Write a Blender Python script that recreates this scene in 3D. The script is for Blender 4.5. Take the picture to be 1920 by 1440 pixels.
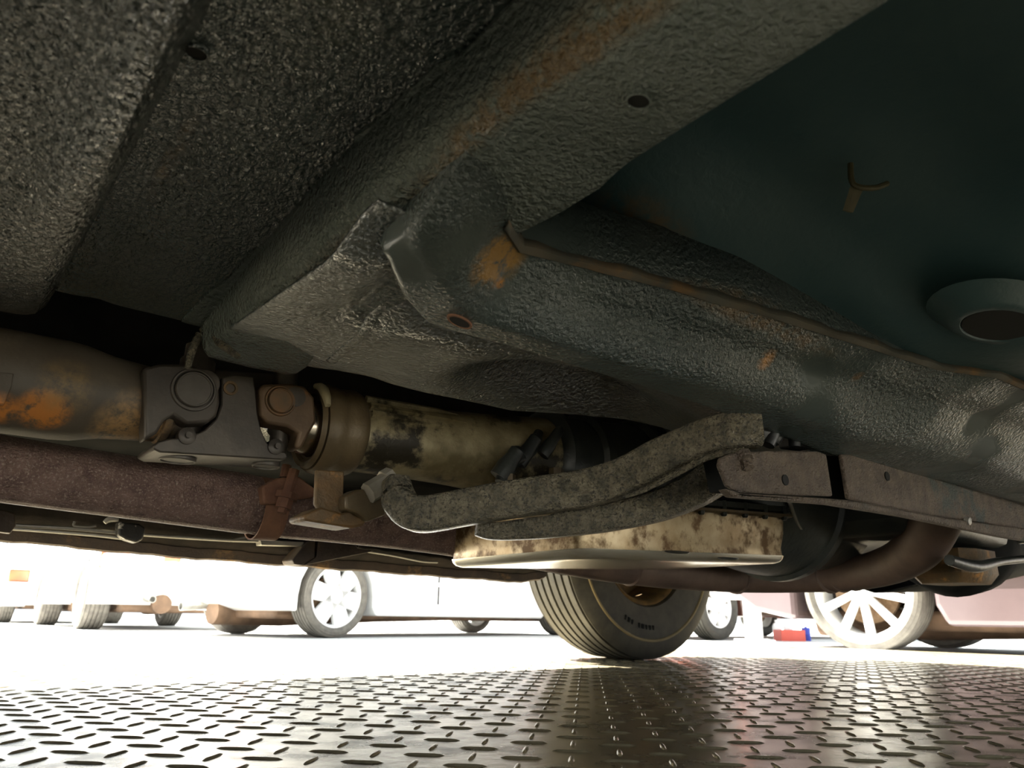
import bpy, bmesh, math, random
from mathutils import Vector, Matrix
random.seed(7)
for o in list(bpy.data.objects): bpy.data.objects.remove(o, do_unlink=True)
scene = bpy.context.scene
COL = scene.collection

# ------------------------------------------------------------------ camera
FPX, CAMH = 1400.0, 0.13
PITCH = math.atan(440/1400); ROLL = 0.015
r0 = Vector((1,0,0)); up0 = Vector((0,-math.sin(PITCH),math.cos(PITCH))); FW = Vector((0,math.cos(PITCH),math.sin(PITCH)))
RT = r0*math.cos(ROLL)+up0*math.sin(ROLL); UPV = -r0*math.sin(ROLL)+up0*math.cos(ROLL)
cam_d = bpy.data.cameras.new('camera'); cam = bpy.data.objects.new('camera', cam_d); COL.objects.link(cam)
cam.matrix_world = Matrix(((RT.x,UPV.x,-FW.x,0),(RT.y,UPV.y,-FW.y,0),(RT.z,UPV.z,-FW.z,CAMH),(0,0,0,1)))
cam_d.sensor_width = 36; cam_d.lens = 36*FPX/1920; cam_d.clip_start = .01; cam_d.clip_end = 300
cam_d.dof.use_dof = True; cam_d.dof.focus_distance = .95; cam_d.dof.aperture_fstop = 11.0
scene.camera = cam

# ------------------------------------------------------------------ light
vs = scene.view_settings
vs.view_transform = 'Standard'; vs.look = 'None'; vs.gamma = 1; vs.use_curve_mapping = False
vs.exposure = 3.05
w = bpy.data.worlds.new('sky'); scene.world = w; w.use_nodes = True
nt = w.node_tree; nt.nodes.clear()
bg = nt.nodes.new('ShaderNodeBackground'); bg.inputs['Color'].default_value = (.86,.94,1,1); bg.inputs['Strength'].default_value = .26
ow = nt.nodes.new('ShaderNodeOutputWorld'); nt.links.new(bg.outputs[0], ow.inputs[0])
sd = bpy.data.lights.new('sun', 'SUN'); sd.energy = 6.0; sd.angle = math.radians(.6); sd.color = (1,.97,.92)
sun = bpy.data.objects.new('sun', sd); COL.objects.link(sun)
SUN_DIR = Vector((.50,-.27,-.82)).normalized()
sun.rotation_euler = SUN_DIR.to_track_quat('-Z','Y').to_euler(); sun.location = (0,0,12)

# ------------------------------------------------------------------ helpers
TH = math.radians(51.7)
UU = Vector((math.sin(TH),math.cos(TH),0)); VV = Vector((-math.cos(TH),math.sin(TH),0))
ORI = Vector((0.9,0.95,0))                       # vehicle origin in (forward, across, up)
def U(x, y, u=None, v=None, z=None):
    """a sight line through a photograph point met with a plane of the vehicle -> (forward, across, up)"""
    d = RT*((x-960)/FPX)+UPV*((720-y)/FPX)+FW
    q = Vector((d.dot(UU), d.dot(VV), d.z))
    t = u/q.x if u is not None else v/q.y if v is not None else (z-CAMH)/q.z
    return q*t+Vector((0,0,CAMH))
def Wd(p): return UU*p.x+VV*p.y+Vector((0,0,p.z))
def sstep(a, b, x):
    t = max(0,min(1,(x-a)/(b-a))); return t*t*(3-2*t)
def interp(tab, x):
    if x <= tab[0][0]: return tab[0][1]
    for (a,b),(c,d) in zip(tab, tab[1:]):
        if x <= c: return b+(d-b)*(x-a)/(c-a)
    return tab[-1][1]
def gauss(x, y, cx, cy, sx, sy): return math.exp(-((x-cx)/sx)**2-((y-cy)/sy)**2)

class MB:
    def __init__(s): s.v = []; s.f = []
    def add(s, vs, fs):
        n = len(s.v); s.v += [Vector(p) for p in vs]; s.f += [tuple(i+n for i in f) for f in fs]; return s
    def grid(s, rows):
        m = len(rows[0]); vs = [p for r in rows for p in r]
        fs = [(i*m+j, i*m+j+1, (i+1)*m+j+1, (i+1)*m+j) for i in range(len(rows)-1) for j in range(m-1)]
        return s.add(vs, fs)
    def box(s, c, size, rot=None):
        c = Vector(c); vs = []
        for x in (-.5,.5):
            for y in (-.5,.5):
                for z in (-.5,.5):
                    p = Vector((x*size[0], y*size[1], z*size[2]))
                    if rot: p = rot @ p
                    vs.append(c+p)
        return s.add(vs, [(0,1,3,2),(4,6,7,5),(0,4,5,1),(2,3,7,6),(0,2,6,4),(1,5,7,3)])
    def prism(s, poly, ext):
        n = len(poly); e = Vector(ext); vs = [Vector(p) for p in poly]+[Vector(p)+e for p in poly]
        fs = [tuple(range(n))[::-1], tuple(range(n,2*n))]+[(i,(i+1)%n,n+(i+1)%n,n+i) for i in range(n)]
        return s.add(vs, fs)
    def rings(s, rs, cap=True, close=False):
        n = len(rs[0]); vs = [p for r in rs for p in r]; m = len(rs)
        fs = [(i*n+j, i*n+(j+1)%n, ((i+1)%m)*n+(j+1)%n, ((i+1)%m)*n+j) for i in range(m if close else m-1) for j in range(n)]
        if cap and not close: fs += [tuple(range(n))[::-1], tuple(range((m-1)*n, m*n))]
        return s.add(vs, fs)
    def lathe(s, c, axis, prof, seg=32, cap=True, close=False, a0=0, squash=None):
        c = Vector(c); ax = Vector(axis).normalized()
        t = Vector((0,0,1)) if abs(ax.z) < .9 else Vector((1,0,0))
        e1 = ax.cross(t).normalized(); e2 = e1.cross(ax)
        rs = []
        for h, r in prof:
            ring = []
            for k in range(seg):
                a = a0+2*math.pi*k/seg
                x, y = r*math.cos(a), r*math.sin(a)
                if squash: x *= squash[0]; y *= squash[1]
                ring.append(c+ax*h+e1*x+e2*y)
            rs.append(ring)
        return s.rings(rs, cap, close)
    def tube(s, pts, rad, seg=14, sub=6, sect=None):
        P = [Vector(p) for p in pts]; R = rad if isinstance(rad,(list,tuple)) else [rad]*len(P)
        Q, S = [], []
        for i in range(len(P)-1):
            a = P[max(i-1,0)]; b = P[i]; c = P[i+1]; d = P[min(i+2,len(P)-1)]
            for k in range(sub):
                t = k/sub
                Q.append(.5*((2*b)+(c-a)*t+(2*a-5*b+4*c-d)*t*t+(-a+3*b-3*c+d)*t**3)); S.append(R[i]+(R[i+1]-R[i])*t)
        Q.append(P[-1]); S.append(R[-1])
        rs = []
        for i, q in enumerate(Q):
            tg = (Q[min(i+1,len(Q)-1)]-Q[max(i-1,0)]).normalized()
            ref = Vector((0,0,1)) if abs(tg.z) < .92 else Vector((1,0,0))
            e1 = tg.cross(ref).normalized(); e2 = e1.cross(tg)
            ring = []
            for k in range(seg):
                a = 2*math.pi*(k+.5)/seg
                if sect:
                    cx, sx = math.cos(a), math.sin(a)
                    x = math.copysign(abs(cx)**.45, cx)*sect[0]; y = math.copysign(abs(sx)**.45, sx)*sect[1]
                    ring.append(q+(e1*x+e2*y)*S[i])
                else: ring.append(q+(e1*math.cos(a)+e2*math.sin(a))*S[i])
            rs.append(ring)
        return s.rings(rs)
    def build(s, name, mat, parent=None, off=None, smooth=True, bevel=0, solid=0, angle=40, **props):
        o = off if off is not None else Vector((0,0,0))
        me = bpy.data.meshes.new(name); me.from_pydata([tuple(p-o) for p in s.v], [], s.f); me.validate(); me.update()
        bm = bmesh.new(); bm.from_mesh(me); bm.normal_update()
        if not solid: bmesh.ops.recalc_face_normals(bm, faces=bm.faces)
        elif sum(f.normal.z*f.calc_area() for f in bm.faces) > 0: bmesh.ops.reverse_faces(bm, faces=bm.faces)
        bm.to_mesh(me); bm.free()
        me.materials.append(mat)
        if smooth:
            me.polygons.foreach_set('use_smooth', [True]*len(me.polygons)); me.set_sharp_from_angle(angle=math.radians(angle))
        ob = bpy.data.objects.new(name, me); COL.objects.link(ob)
        if parent: ob.parent = parent
        if solid:
            m = ob.modifiers.new('thickness','SOLIDIFY'); m.thickness = solid; m.offset = -1
        if bevel:
            m = ob.modifiers.new('edge','BEVEL'); m.width = bevel; m.segments = 2; m.limit_method = 'ANGLE'; m.angle_limit = math.radians(40)
        for k, v in props.items(): ob[k] = v
        return ob

def empty(name, loc=(0,0,0), rz=0, **props):
    o = bpy.data.objects.new(name, None); COL.objects.link(o); o.location = loc; o.rotation_euler = (0,0,rz); o.empty_display_size = .1
    for k, v in props.items(): o[k] = v
    return o
def copy_tree(o, parent=None):
    c = o.copy(); COL.objects.link(c); c.parent = parent
    for ch in list(o.children): copy_tree(ch, c)
    return c

# ------------------------------------------------------------------ materials
def mat(name, c1, c2, scale=8, rough=.6, metal=0, bump=0, bscale=150, bdist=.002, c3=None, c3scale=20, c3lo=.6, c3hi=.7, rough3=None,
        stains_and_tones=(), spec=.5, aniso=None, detail=6, rvar=0, bmask=None, coat=0, ior=None):
    m = bpy.data.materials.new(name); m.use_nodes = True; n = m.node_tree.nodes; L = m.node_tree.links
    b = n['Principled BSDF']; tc = n.new('ShaderNodeTexCoord')
    co = tc.outputs['Object']
    def noise(sc, det=detail, ro=.6, dist=0, vec=None):
        t = n.new('ShaderNodeTexNoise'); t.inputs['Scale'].default_value = sc; t.inputs['Detail'].default_value = det
        t.inputs['Roughness'].default_value = ro; t.inputs['Distortion'].default_value = dist; L.new(vec or co, t.inputs['Vector']); return t.outputs['Fac']
    def ramp(fac, lo, hi, a=0., bb=1.):
        r = n.new('ShaderNodeMapRange'); r.inputs[1].default_value = lo; r.inputs[2].default_value = hi; r.inputs[3].default_value = a; r.inputs[4].default_value = bb
        L.new(fac, r.inputs[0]); return r.outputs[0]
    def mix(fac, a, bcol):
        x = n.new('ShaderNodeMix'); x.data_type = 'RGBA'; L.new(fac, x.inputs[0])
        if isinstance(a, tuple): x.inputs[6].default_value = (*a,1)
        else: L.new(a, x.inputs[6])
        x.inputs[7].default_value = (*bcol,1); return x.outputs[2]
    def math_(op, a, bb):
        x = n.new('ShaderNodeMath'); x.operation = op
        for i, q in enumerate((a,bb)):
            if isinstance(q,(int,float)): x.inputs[i].default_value = q
            else: L.new(q, x.inputs[i])
        return x.outputs[0]
    col = mix(ramp(noise(scale),.35,.65), c1, c2)
    rgh = None
    if c3:
        f3 = ramp(noise(c3scale,8,.65), c3lo, c3hi); col = mix(f3, col, c3)
        if rough3 is not None: rgh = ramp(f3, 0, 1, rough, rough3)
    for (p, rad, scl, c, dens) in stains_and_tones:
        mp = n.new('ShaderNodeVectorMath'); mp.operation = 'SUBTRACT'; L.new(co, mp.inputs[0]); mp.inputs[1].default_value = Vector(p)-ORI
        mu = n.new('ShaderNodeVectorMath'); mu.operation = 'MULTIPLY'; L.new(mp.outputs[0], mu.inputs[0]); mu.inputs[1].default_value = scl
        ln = n.new('ShaderNodeVectorMath'); ln.operation = 'LENGTH'; L.new(mu.outputs[0], ln.inputs[0])
        f = ramp(ln.outputs['Value'], rad, rad*.2)
        f = math_('MULTIPLY', f, dens*2); f = math_('MULTIPLY', f, ramp(noise(60,8,.7), .38, .62)); 
        f2 = n.new('ShaderNodeClamp'); L.new(f, f2.inputs[0]); col = mix(f2.outputs[0], col, c)
    L.new(col, b.inputs['Base Color'])
    b.inputs['Roughness'].default_value = rough; b.inputs['Metallic'].default_value = metal; b.inputs['Specular IOR Level'].default_value = spec
    if ior: b.inputs['IOR'].default_value = ior
    if coat: b.inputs['Coat Weight'].default_value = coat; b.inputs['Coat Roughness'].default_value = .15
    if rgh is not None: L.new(rgh, b.inputs['Roughness'])
    elif rvar: L.new(ramp(noise(scale*2.3),.3,.7,max(.05,rough-rvar),min(1,rough+rvar)), b.inputs['Roughness'])
    if bump:
        bm = n.new('ShaderNodeBump'); bm.inputs['Strength'].default_value = bump; bm.inputs['Distance'].default_value = bdist
        vec = co
        if aniso:
            mp = n.new('ShaderNodeMapping'); mp.inputs['Scale'].default_value = aniso; L.new(co, mp.inputs[0]); vec = mp.outputs[0]
        hgt = noise(bscale, 3, .55, .4, vec)
        if bmask:
            hgt = math_('MULTIPLY', hgt, ramp(noise(bmask[0],2), bmask[1], bmask[2]))
        L.new(hgt, bm.inputs['Height']); L.new(bm.outputs[0], b.inputs['Normal'])
    return m

RUST = (.30,.13,.04); RUST_HI = (.55,.25,.06); TAN = (.30,.20,.11)
M = {}
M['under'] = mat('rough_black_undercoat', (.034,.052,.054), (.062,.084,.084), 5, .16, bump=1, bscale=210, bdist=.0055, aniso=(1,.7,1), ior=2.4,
    stains_and_tones=[((.13,.33,.46),.05,(1,.5,1),(.12,.13,.11),.6), ((.10,.55,.46),.02,(2.5,.25,1),TAN,.4)])  # first entry: paler grey patch on the floor panel
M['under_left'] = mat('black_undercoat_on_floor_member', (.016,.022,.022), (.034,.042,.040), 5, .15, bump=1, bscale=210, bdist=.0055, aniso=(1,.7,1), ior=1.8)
M['under_cross'] = mat('undercoated_crossmember_paint', (.09,.118,.112), (.155,.18,.165), 6, .22, bump=1, bscale=210, bdist=.009, spec=.8,
    stains_and_tones=[((.226,.26,.42),.013,(1,.06,.5),(.17,.12,.065),.9), ((.318,.205,.42),.006,(1,1,1),RUST_HI,3), ((.222,.5,.41),.014,(1,.1,.5),(.2,.12,.06),.6)])
M['under_tunnel'] = mat('tunnel_undercoat', (.055,.07,.072), (.10,.115,.11), 6, .13, bump=1, bscale=240, bdist=.0034, ior=3.0,
    stains_and_tones=[((.66,.73,.385),.008,(1,1,1),TAN,2), ((.62,.655,.41),.15,(.95,2.2,.5),(.008,.009,.012),2.5)])  # last entry: near-black patch over the oval recess
M['rail'] = mat('frame_rail_undercoat', (.048,.068,.072), (.09,.108,.104), 5, .22, bump=1, bscale=230, bdist=.0055, ior=1.65, bmask=(6,.35,.55),
    stains_and_tones=[((.315,.42,.40),.035,(1,1.1,1),(.33,.19,.06),1.3), ((.335,.435,.385),.008,(1,1,1),RUST_HI,3), ((.43,.42,.38),.004,(1,1,1),RUST_HI,3),
            ((.66,.40,.38),.02,(1,1,1),RUST_HI,1.6), ((.80,.38,.385),.015,(1,1,1),(.3,.15,.05),1.4), ((.9,.36,.37),.008,(1,1,1),RUST_HI,2),
            ((.66,.385,.42),.02,(.08,1,1),(.2,.12,.05),.6)])
M['floor_dark'] = mat('smooth_dark_floor_paint', (.030,.068,.080), (.052,.092,.098), 4, .42, bump=.35, bscale=90, bdist=.002,
    stains_and_tones=[((.46,.42,.44),.075,(.8,1,1),(.12,.075,.035),.9), ((.40,.40,.45),.05,(1,1,1),(.06,.075,.03),1.2), ((.6,.25,.5),.004,(1,1,1),RUST_HI,3)])
M['black'] = mat('black_grease', (.012,.013,.014), (.025,.026,.026), 20, .35, bump=.4, bscale=60, bdist=.002)
M['black_matte'] = mat('matte_black_and_void_shade', (.01,.011,.012), (.02,.021,.021), 10, .95, spec=.08)  # matte black parts; also stands in for shade inside the tunnel
M['hole'] = mat('dark_hole_interior', (.004,.004,.004), (.006,.006,.006), 10, .9)
M['shaft'] = mat('dusty_driveshaft_steel', (.065,.052,.038), (.10,.082,.06), 9, .55, bump=.35, bscale=180, bdist=.0012, c3=(.15,.12,.085), c3scale=14, c3lo=.52, c3hi=.75,
    stains_and_tones=[((.085,.905,.330),.030,(1,1,1),(.45,.17,.035),1.5), ((.045,.905,.322),.026,(1,1,1),(.45,.17,.035),1.3), ((.02,.915,.33),.03,(1,1,1),(.40,.16,.035),1.0), ((.10,.895,.36),.035,(1,1,1),(.25,.16,.06),.5), ((.175,.93,.335),.05,(1,1,1),(.33,.20,.09),1.2)])
M['joint'] = mat('grey_brown_joint_steel', (.06,.052,.045), (.105,.09,.075), 15, .45, metal=.4, bump=.3, bscale=150, bdist=.001,
    c3=(.3,.15,.05), c3scale=26, c3lo=.68, c3hi=.74)
M['joint_rust'] = mat('rusty_brown_yoke_steel', (.10,.065,.04), (.17,.11,.065), 18, .5, metal=.35, bump=.3, bscale=150, bdist=.001, c3=(.3,.13,.04), c3scale=22, c3lo=.6, c3hi=.7)
M['cap'] = mat('dull_bearing_cap_steel', (.09,.08,.07), (.13,.115,.10), 30, .45, metal=.4, bump=.1, bscale=200, bdist=.0006)
M['cap_rust'] = mat('rust_rimmed_bearing_cap', (.12,.085,.05), (.22,.11,.045), 40, .5, metal=.3)
M['shiny'] = mat('polished_slip_yoke_steel', (.45,.38,.30), (.55,.48,.40), 20, .22, metal=1)
M['alu'] = mat('oily_cast_aluminium', (.15,.12,.06), (.42,.36,.22), 16, .45, metal=.25, bump=.5, bscale=170, bdist=.0015, c3=(.03,.025,.016), c3scale=11, c3lo=.50, c3hi=.58, detail=12)
M['alu_rim'] = mat('grimy_brown_cast_rim', (.08,.058,.032), (.15,.11,.06), 14, .45, metal=.2, bump=.5, bscale=140, bdist=.0015, c3=(.42,.36,.18), c3scale=45, c3lo=.66, c3hi=.72)
M['gear'] = mat('dark_oily_gearbox_casting', (.02,.024,.025), (.05,.055,.05), 12, .35, bump=.4, bscale=80, bdist=.002)
M['rustbr'] = mat('rusty_bracket_steel', (.085,.06,.03), (.19,.105,.04), 22, .6, bump=.8, bscale=160, bdist=.002, c3=(.42,.19,.04), c3scale=32, c3lo=.56, c3hi=.68)
M['exhaust'] = mat('red_brown_rusted_exhaust', (.14,.083,.072), (.25,.16,.135), 40, .65, bump=1, bscale=300, bdist=.006, c3=(.38,.29,.24), c3scale=330, c3lo=.53, c3hi=.64)
M['exhaust_dark'] = mat('brown_exhaust_downpipe', (.07,.045,.035), (.12,.078,.058), 16, .62, bump=.4, bscale=160, bdist=.0012)
M['clamp'] = mat('rusted_clamp_steel', (.15,.07,.045), (.24,.12,.07), 25, .8, bump=.7, bscale=200, bdist=.002)
M['xbar'] = mat('gritty_undercoated_bar', (.075,.068,.048), (.20,.172,.118), 60, .25, bump=1, bscale=330, bdist=.006, c3=(.05,.045,.035), c3scale=260, c3lo=.5, c3hi=.62)
M['bracket'] = mat('brown_grimed_bracket', (.055,.04,.030), (.12,.088,.064), 40, .55, bump=1, bscale=260, bdist=.006, c3=(.035,.048,.044), c3scale=8, c3lo=.55, c3hi=.60)
M['pan'] = mat('stained_stamped_steel_pan', (.22,.15,.07), (.40,.32,.20), 14, .32, metal=.6, bump=.15, bscale=60, bdist=.001, c3=(.09,.048,.015), c3scale=26, c3lo=.47, c3hi=.60, rough3=.5, detail=9)
M['sill'] = mat('rusty_brown_sill', (.035,.026,.022), (.075,.052,.036), 14, .7, bump=.6, bscale=120, bdist=.002, c3=(.2,.12,.05), c3scale=18, c3lo=.58, c3hi=.7)
M['sill_dark'] = mat('dark_inner_sill', (.012,.011,.010), (.026,.021,.018), 14, .95, spec=.08, bump=.5, bscale=120, bdist=.002)
M['line'] = mat('grey_steel_brake_line', (.35,.34,.31), (.45,.44,.40), 30, .4, metal=.6)
M['clip'] = mat('black_rubber_clip_with_white_sealant', (.015,.015,.015), (.03,.03,.03), 20, .5, c3=(.6,.57,.5), c3scale=45, c3lo=.6, c3hi=.64, bump=.6, bscale=80, bdist=.003)
M['tyre'] = mat('dusty_black_tyre_rubber', (.024,.022,.016), (.048,.044,.031), 20, .7, bump=.3, bscale=200, bdist=.001)
M['tyre_grey'] = mat('grey_tyre_rubber', (.10,.09,.075), (.16,.145,.12), 20, .75)
M['rim'] = mat('rusty_steel_rim', (.10,.07,.035), (.25,.15,.05), 22, .6, metal=.3)
M['drum'] = mat('rusty_brake_disc', (.14,.08,.04), (.26,.17,.10), 26, .6, metal=.4)
M['alloy'] = mat('bright_alloy_rim', (.70,.70,.68), (.80,.80,.78), 5, .4, metal=.1)
M['white'] = mat('white_car_paint', (.80,.80,.78), (.84,.84,.82), 3, .25, coat=.5)
M['pink'] = mat('silver_rose_car_paint', (.115,.082,.082), (.135,.097,.096), 3, .25, metal=.2, coat=.6)
M['red'] = mat('red_car_paint', (.085,.035,.024), (.11,.05,.035), 3, .35, coat=.5)
M['lamp_red'] = mat('red_lamp_lens', (.75,.12,.05), (.85,.16,.06), 6, .2)
M['glass'] = mat('dark_car_glass', (.02,.025,.03), (.03,.035,.04), 3, .08)
M['underbody'] = mat('brown_dusty_underbody', (.10,.06,.035), (.20,.12,.07), 6, .8)
M['white_post'] = mat('white_painted_steel', (.8,.8,.78), (.85,.85,.83), 4, .4)
M['blue'] = mat('blue_plastic', (.03,.05,.35), (.04,.07,.45), 4, .4)
M['redbox'] = mat('red_plastic', (.5,.08,.05), (.6,.1,.07), 4, .5)
M['plate'] = mat('dirty_tread_steel', (.37,.31,.19), (.54,.46,.30), 9, .22, metal=.5, bump=.25, bscale=60, bdist=.001, c3=(.17,.14,.09), c3scale=11, c3lo=.46, c3hi=.68, rvar=.0, rough3=.32, detail=9)
M['ground'] = mat('pale_dry_concrete', (.56,.56,.53), (.64,.64,.61), .8, .9, bump=.2, bscale=30, bdist=.003)
M['body'] = mat('dark_green_body_paint', (.03,.05,.045), (.035,.055,.05), 3, .3, coat=.5)

# ------------------------------------------------------------------ ground and tread plate floor
g = MB().box((0,20,-.075), (120,120,.1)).build('ground', M['ground'], kind='structure', smooth=False)
PA = math.radians(5.7); PE = Vector((math.cos(PA),-math.sin(PA),0)); PF = Vector((math.sin(PA),math.cos(PA),0)); PO = Vector((.063,.801,0)); LA = .0485
SEAM = 1.73
def sheet(u0, u1, v0, v1, zt):
    c = [UU*u+VV*v for u, v in ((u0,v0),(u1,v0),(u1,v1),(u0,v1))]
    return MB().prism([p+Vector((0,0,-.03)) for p in c], (0,0,.03+zt))
fl1 = sheet(-3.2, SEAM-.004, -2.2, 2.45, 0).build('floor', M['plate'], kind='structure', smooth=False, label='dirty steel tread plate sheet under the vehicle')
fl2 = sheet(SEAM+.004, 4.2, -2.2, 2.45, 0).build('floor', M['plate'], kind='structure', smooth=False, label='second tread plate sheet under the front wheel')
def lug_geo(L=.045, Wd_=.0068, H=.0019):
    n = 10; vs = []; fs = []
    for lvl, (k, z) in enumerate(((1,-.0004),(.62,H*.8),(.28,H))):
        for i in range(n):
            a = 2*math.pi*i/n; x = math.cos(a); y = math.sin(a)
            vs.append(Vector((x*L/2*(k if lvl==0 else k*.5+.5*k**.5), y*Wd_/2*k, z)))
    fs = [(l*n+i, l*n+(i+1)%n, (l+1)*n+(i+1)%n, (l+1)*n+i) for l in range(2) for i in range(n)]+[tuple(range(2*n,3*n))]
    return vs, fs
LV, LF = lug_geo()
lug_me = bpy.data.meshes.new('tread_lug'); lug_me.from_pydata([tuple(v) for v in LV], [], LF); lug_me.materials.append(M['plate'])
lug_me.polygons.foreach_set('use_smooth', [True]*len(lug_me.polygons))
spots = []
for i in range(-70, 75):
    for j in range(-22, 62):
        p = PO+PE*(i*LA)+PF*(j*LA)
        u, v = p.dot(UU), p.dot(VV)
        if not (-3.15 < u < 4.15 and -2.1 < v < 2.42) or abs(u-SEAM) < .03: continue
        if u > SEAM and ((i*7+j*3) % 2 == 99): continue
        d = p-Vector((0,0,CAMH)); zc = d.dot(FW)
        vis = zc > .1 and abs(d.dot(RT)/zc) < .72 and abs(d.dot(UPV)/zc) < .56
        ang = math.atan2(PF.y,PF.x) if (i+j) % 2 == 0 else math.atan2(PE.y,PE.x)
        spots.append((zc if vis else 1e3+p.length, p, ang, u))
spots.sort(key=lambda s: s[0])
for zc, p, ang, u in spots[:300]:
    o = bpy.data.objects.new('tread_lug', lug_me); COL.objects.link(o)
    o.parent = fl1 if u < SEAM else fl2; o.location = p; o.rotation_euler = (0,0,ang)
for fl, test in ((fl1, lambda u: u < SEAM), (fl2, lambda u: u >= SEAM)):
    mb = MB()
    for zc, p, ang, u in spots[300:]:
        if not test(u) or p.length > 5.2: continue
        R = Matrix.Rotation(ang,3,'Z'); mb.add([R@v+p for v in LV], LF)
    mb.build('tread_lug_field', M['plate'], fl, kind='stuff')

# ------------------------------------------------------------------ the vehicle
BASE = Wd(ORI)
car = empty('off_road_vehicle', BASE, math.pi/2-TH, label='raised off-road vehicle seen from underneath, undercoated black with rusty exhaust', category='vehicle')
def part(mb, name, m, parent=None, **k): return mb.build(name, m, parent or car, off=ORI, **k)
def fr(a, b, n): return [a+(b-a)*i/n for i in range(n+1)]

# --- floor panel between the two floor members
FLOOR_Z = [(-.15,.478),(.3,.470),(.5,.464),(.66,.45),(.74,.435),(.80,.428)]
def zF(u, v):
    z = interp(FLOOR_Z, v)
    z -= .016*gauss(u,v,.155,.255,.03,.045)
    z += .004*gauss(u,v,.10,.5,.012,.4)
    return z
us = fr(.02,.215,26); rows = [[Vector((u,v,zF(u,v))) for u in us] for v in fr(-.15,.80,80)]
rows += [[Vector((u,.803,.432)) for u in us],[Vector((u,.806,.46)) for u in us],[Vector((u,.81,.60)) for u in us]]
floor_pan = part(MB().grid(rows), 'floor_pan', M['under'], solid=.003)
# flange of the middle member lying on the floor panel, with its stepped edge
fl_edge = [(-.1,.205),(.20,.222),(.329,.224),(.335,.216),(.41,.214),(.44,.208),(.455,.220),(.6,.213),(.70,.205),(.72,.198),(.80,.193)]
rows = []
for v in fr(-.1,.797,110):
    z = zF(.21,v)-.0028; e = interp(fl_edge, v)-.012
    rows.append([Vector((e-.0005,v,z+.004)),Vector((e,v,z)),Vector((e+.008,v,z-.0005)),Vector((.226,v,z-.0005))])
part(MB().grid(rows), 'flange', M['under_cross'], floor_pan, solid=.002)

# --- left floor member (lower transverse bulge at the left of the picture)
prof = [(.062,.52),(.060,.46),(.057,.415),(.052,.4045),(.046,.4015),(.038,.400),(.028,.3995),(.018,.3995),(.008,.3995),(-.002,.4005),(-.012,.4022),(-.024,.405),(-.04,.409),(-.06,.4145),(-.09,.4225),(-.2,.44),(-.5,.45),(-1.2,.45)]
rows = []
for v in [-.15]+fr(-.1,.83,50):
    r = []
    for u, z in prof:
        w = sstep(-.035,.02, u-(.050-.13*max(0,v-.42)))*sstep(.36,.48,v)
        zz = z-.15*w*max(0,.83-v)**2+.045*(1-w)*max(0,.83-v)*sstep(.06,.0,u)-.01*(1-w)+.02*sstep(.815,.84,v)
        r.append(Vector((u*(zz-.13)/.27 if u > 0 else u,v,zz)))
    rows.append(r)
rows.append([Vector((u,.845,z+.06)) for u, z in prof]); rows.append([Vector((u,.85,.6)) for u, z in prof])
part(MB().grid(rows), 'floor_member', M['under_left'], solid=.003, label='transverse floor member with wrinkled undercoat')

# --- middle transverse member: wall, folded bottom, front wall
def xm_bottom(v): return interp([(-.15,.382),(.1,.396),(.29,.4185),(.308,.4190),(.322,.416),(.39,.407),(.46,.402),(.8,.392)], v)
def xm_wall(v): return interp([(-.15,.217),(.1,.218),(.184,.222),(.289,.2205),(.425,.206),(.786,.205)], v)
rows = []
for v in fr(-.15,.795,90):
    zb = xm_bottom(v); u0 = xm_wall(v); zt = zF(.21,min(v,.79)); u1 = interp([(-.15,.295),(.1,.302),(.24,.322),(.32,.335),(.36,.33),(.42,.315),(.5,.315)], v)
    rows.append([Vector(p) for p in ((u0-.006,v,zt+.002),(u0-.004,v,zt-.006),(u0-.001,v,zb+.016),(u0+.002,v,zb+.007),(u0+.008,v,zb+.001),(u0+.018,v,zb),
        ((u0+u1)/2,v,zb-.001),(u1-.014,v,zb),(u1-.004,v,zb+.003),(u1,v,zb+.012),(u1+.004,v,zb+.05),(u1+.006,v,.56))])
xm = part(MB().grid(rows), 'floor_crossmember', M['under_cross'], solid=.003, label='transverse crossmember with rust stained fold and drain holes')
def hole(px, py, z, ru, rv, parent, rim, tilt=(0,0)):
    c = U(px,py,z=z); n = 20
    def ring(k, dz): return [c+Vector((ru*k*math.cos(2*math.pi*i/n), rv*k*math.sin(2*math.pi*i/n), dz+tilt[0]*ru*k*math.cos(2*math.pi*i/n)+tilt[1]*rv*k*math.sin(2*math.pi*i/n))) for i in range(n)]
    part(MB().rings([ring(1.22,.002),ring(1.18,-.0012),ring(1.0,-.0012),ring(.97,.0005)], cap=False), 'hole_rim', rim, parent)
    part(MB().rings([ring(1.0,-.0006),ring(.4,-.0004)], cap=True), 'drain_hole', M['hole'], parent)
hole(1197,188,.4095,.0068,.0054,xm,M['under_cross'])
hole(785,253,.4575,.0075,.006,floor_pan,M['under_cross'])
hole(368,98,.4655,.0065,.0055,floor_pan,M['under'])

# --- dark footwell floor in front of the crossmember
def zD(u, v):
    z = .545-.045*sstep(.34,.7,u)-.075*sstep(.55,1.05,u)
    z -= .055*sstep(.30,.42,v)*sstep(.35,.5,u)*(1-.5*sstep(.6,.95,u))
    z -= .018*gauss(u,v,.74,.33,.12,.035)
    z += .02*gauss(u,v,.63,.20,.14,.07)
    z -= .026*gauss(u,v,.86,.25,.16,.12)
    return z
rows = [[Vector((u,v,zD(u,v))) for u in fr(.33,2.4,110)] for v in fr(-.15,.46,50)]
footwell = part(MB().grid(rows), 'footwell_pan', M['floor_dark'], solid=.003)
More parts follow.
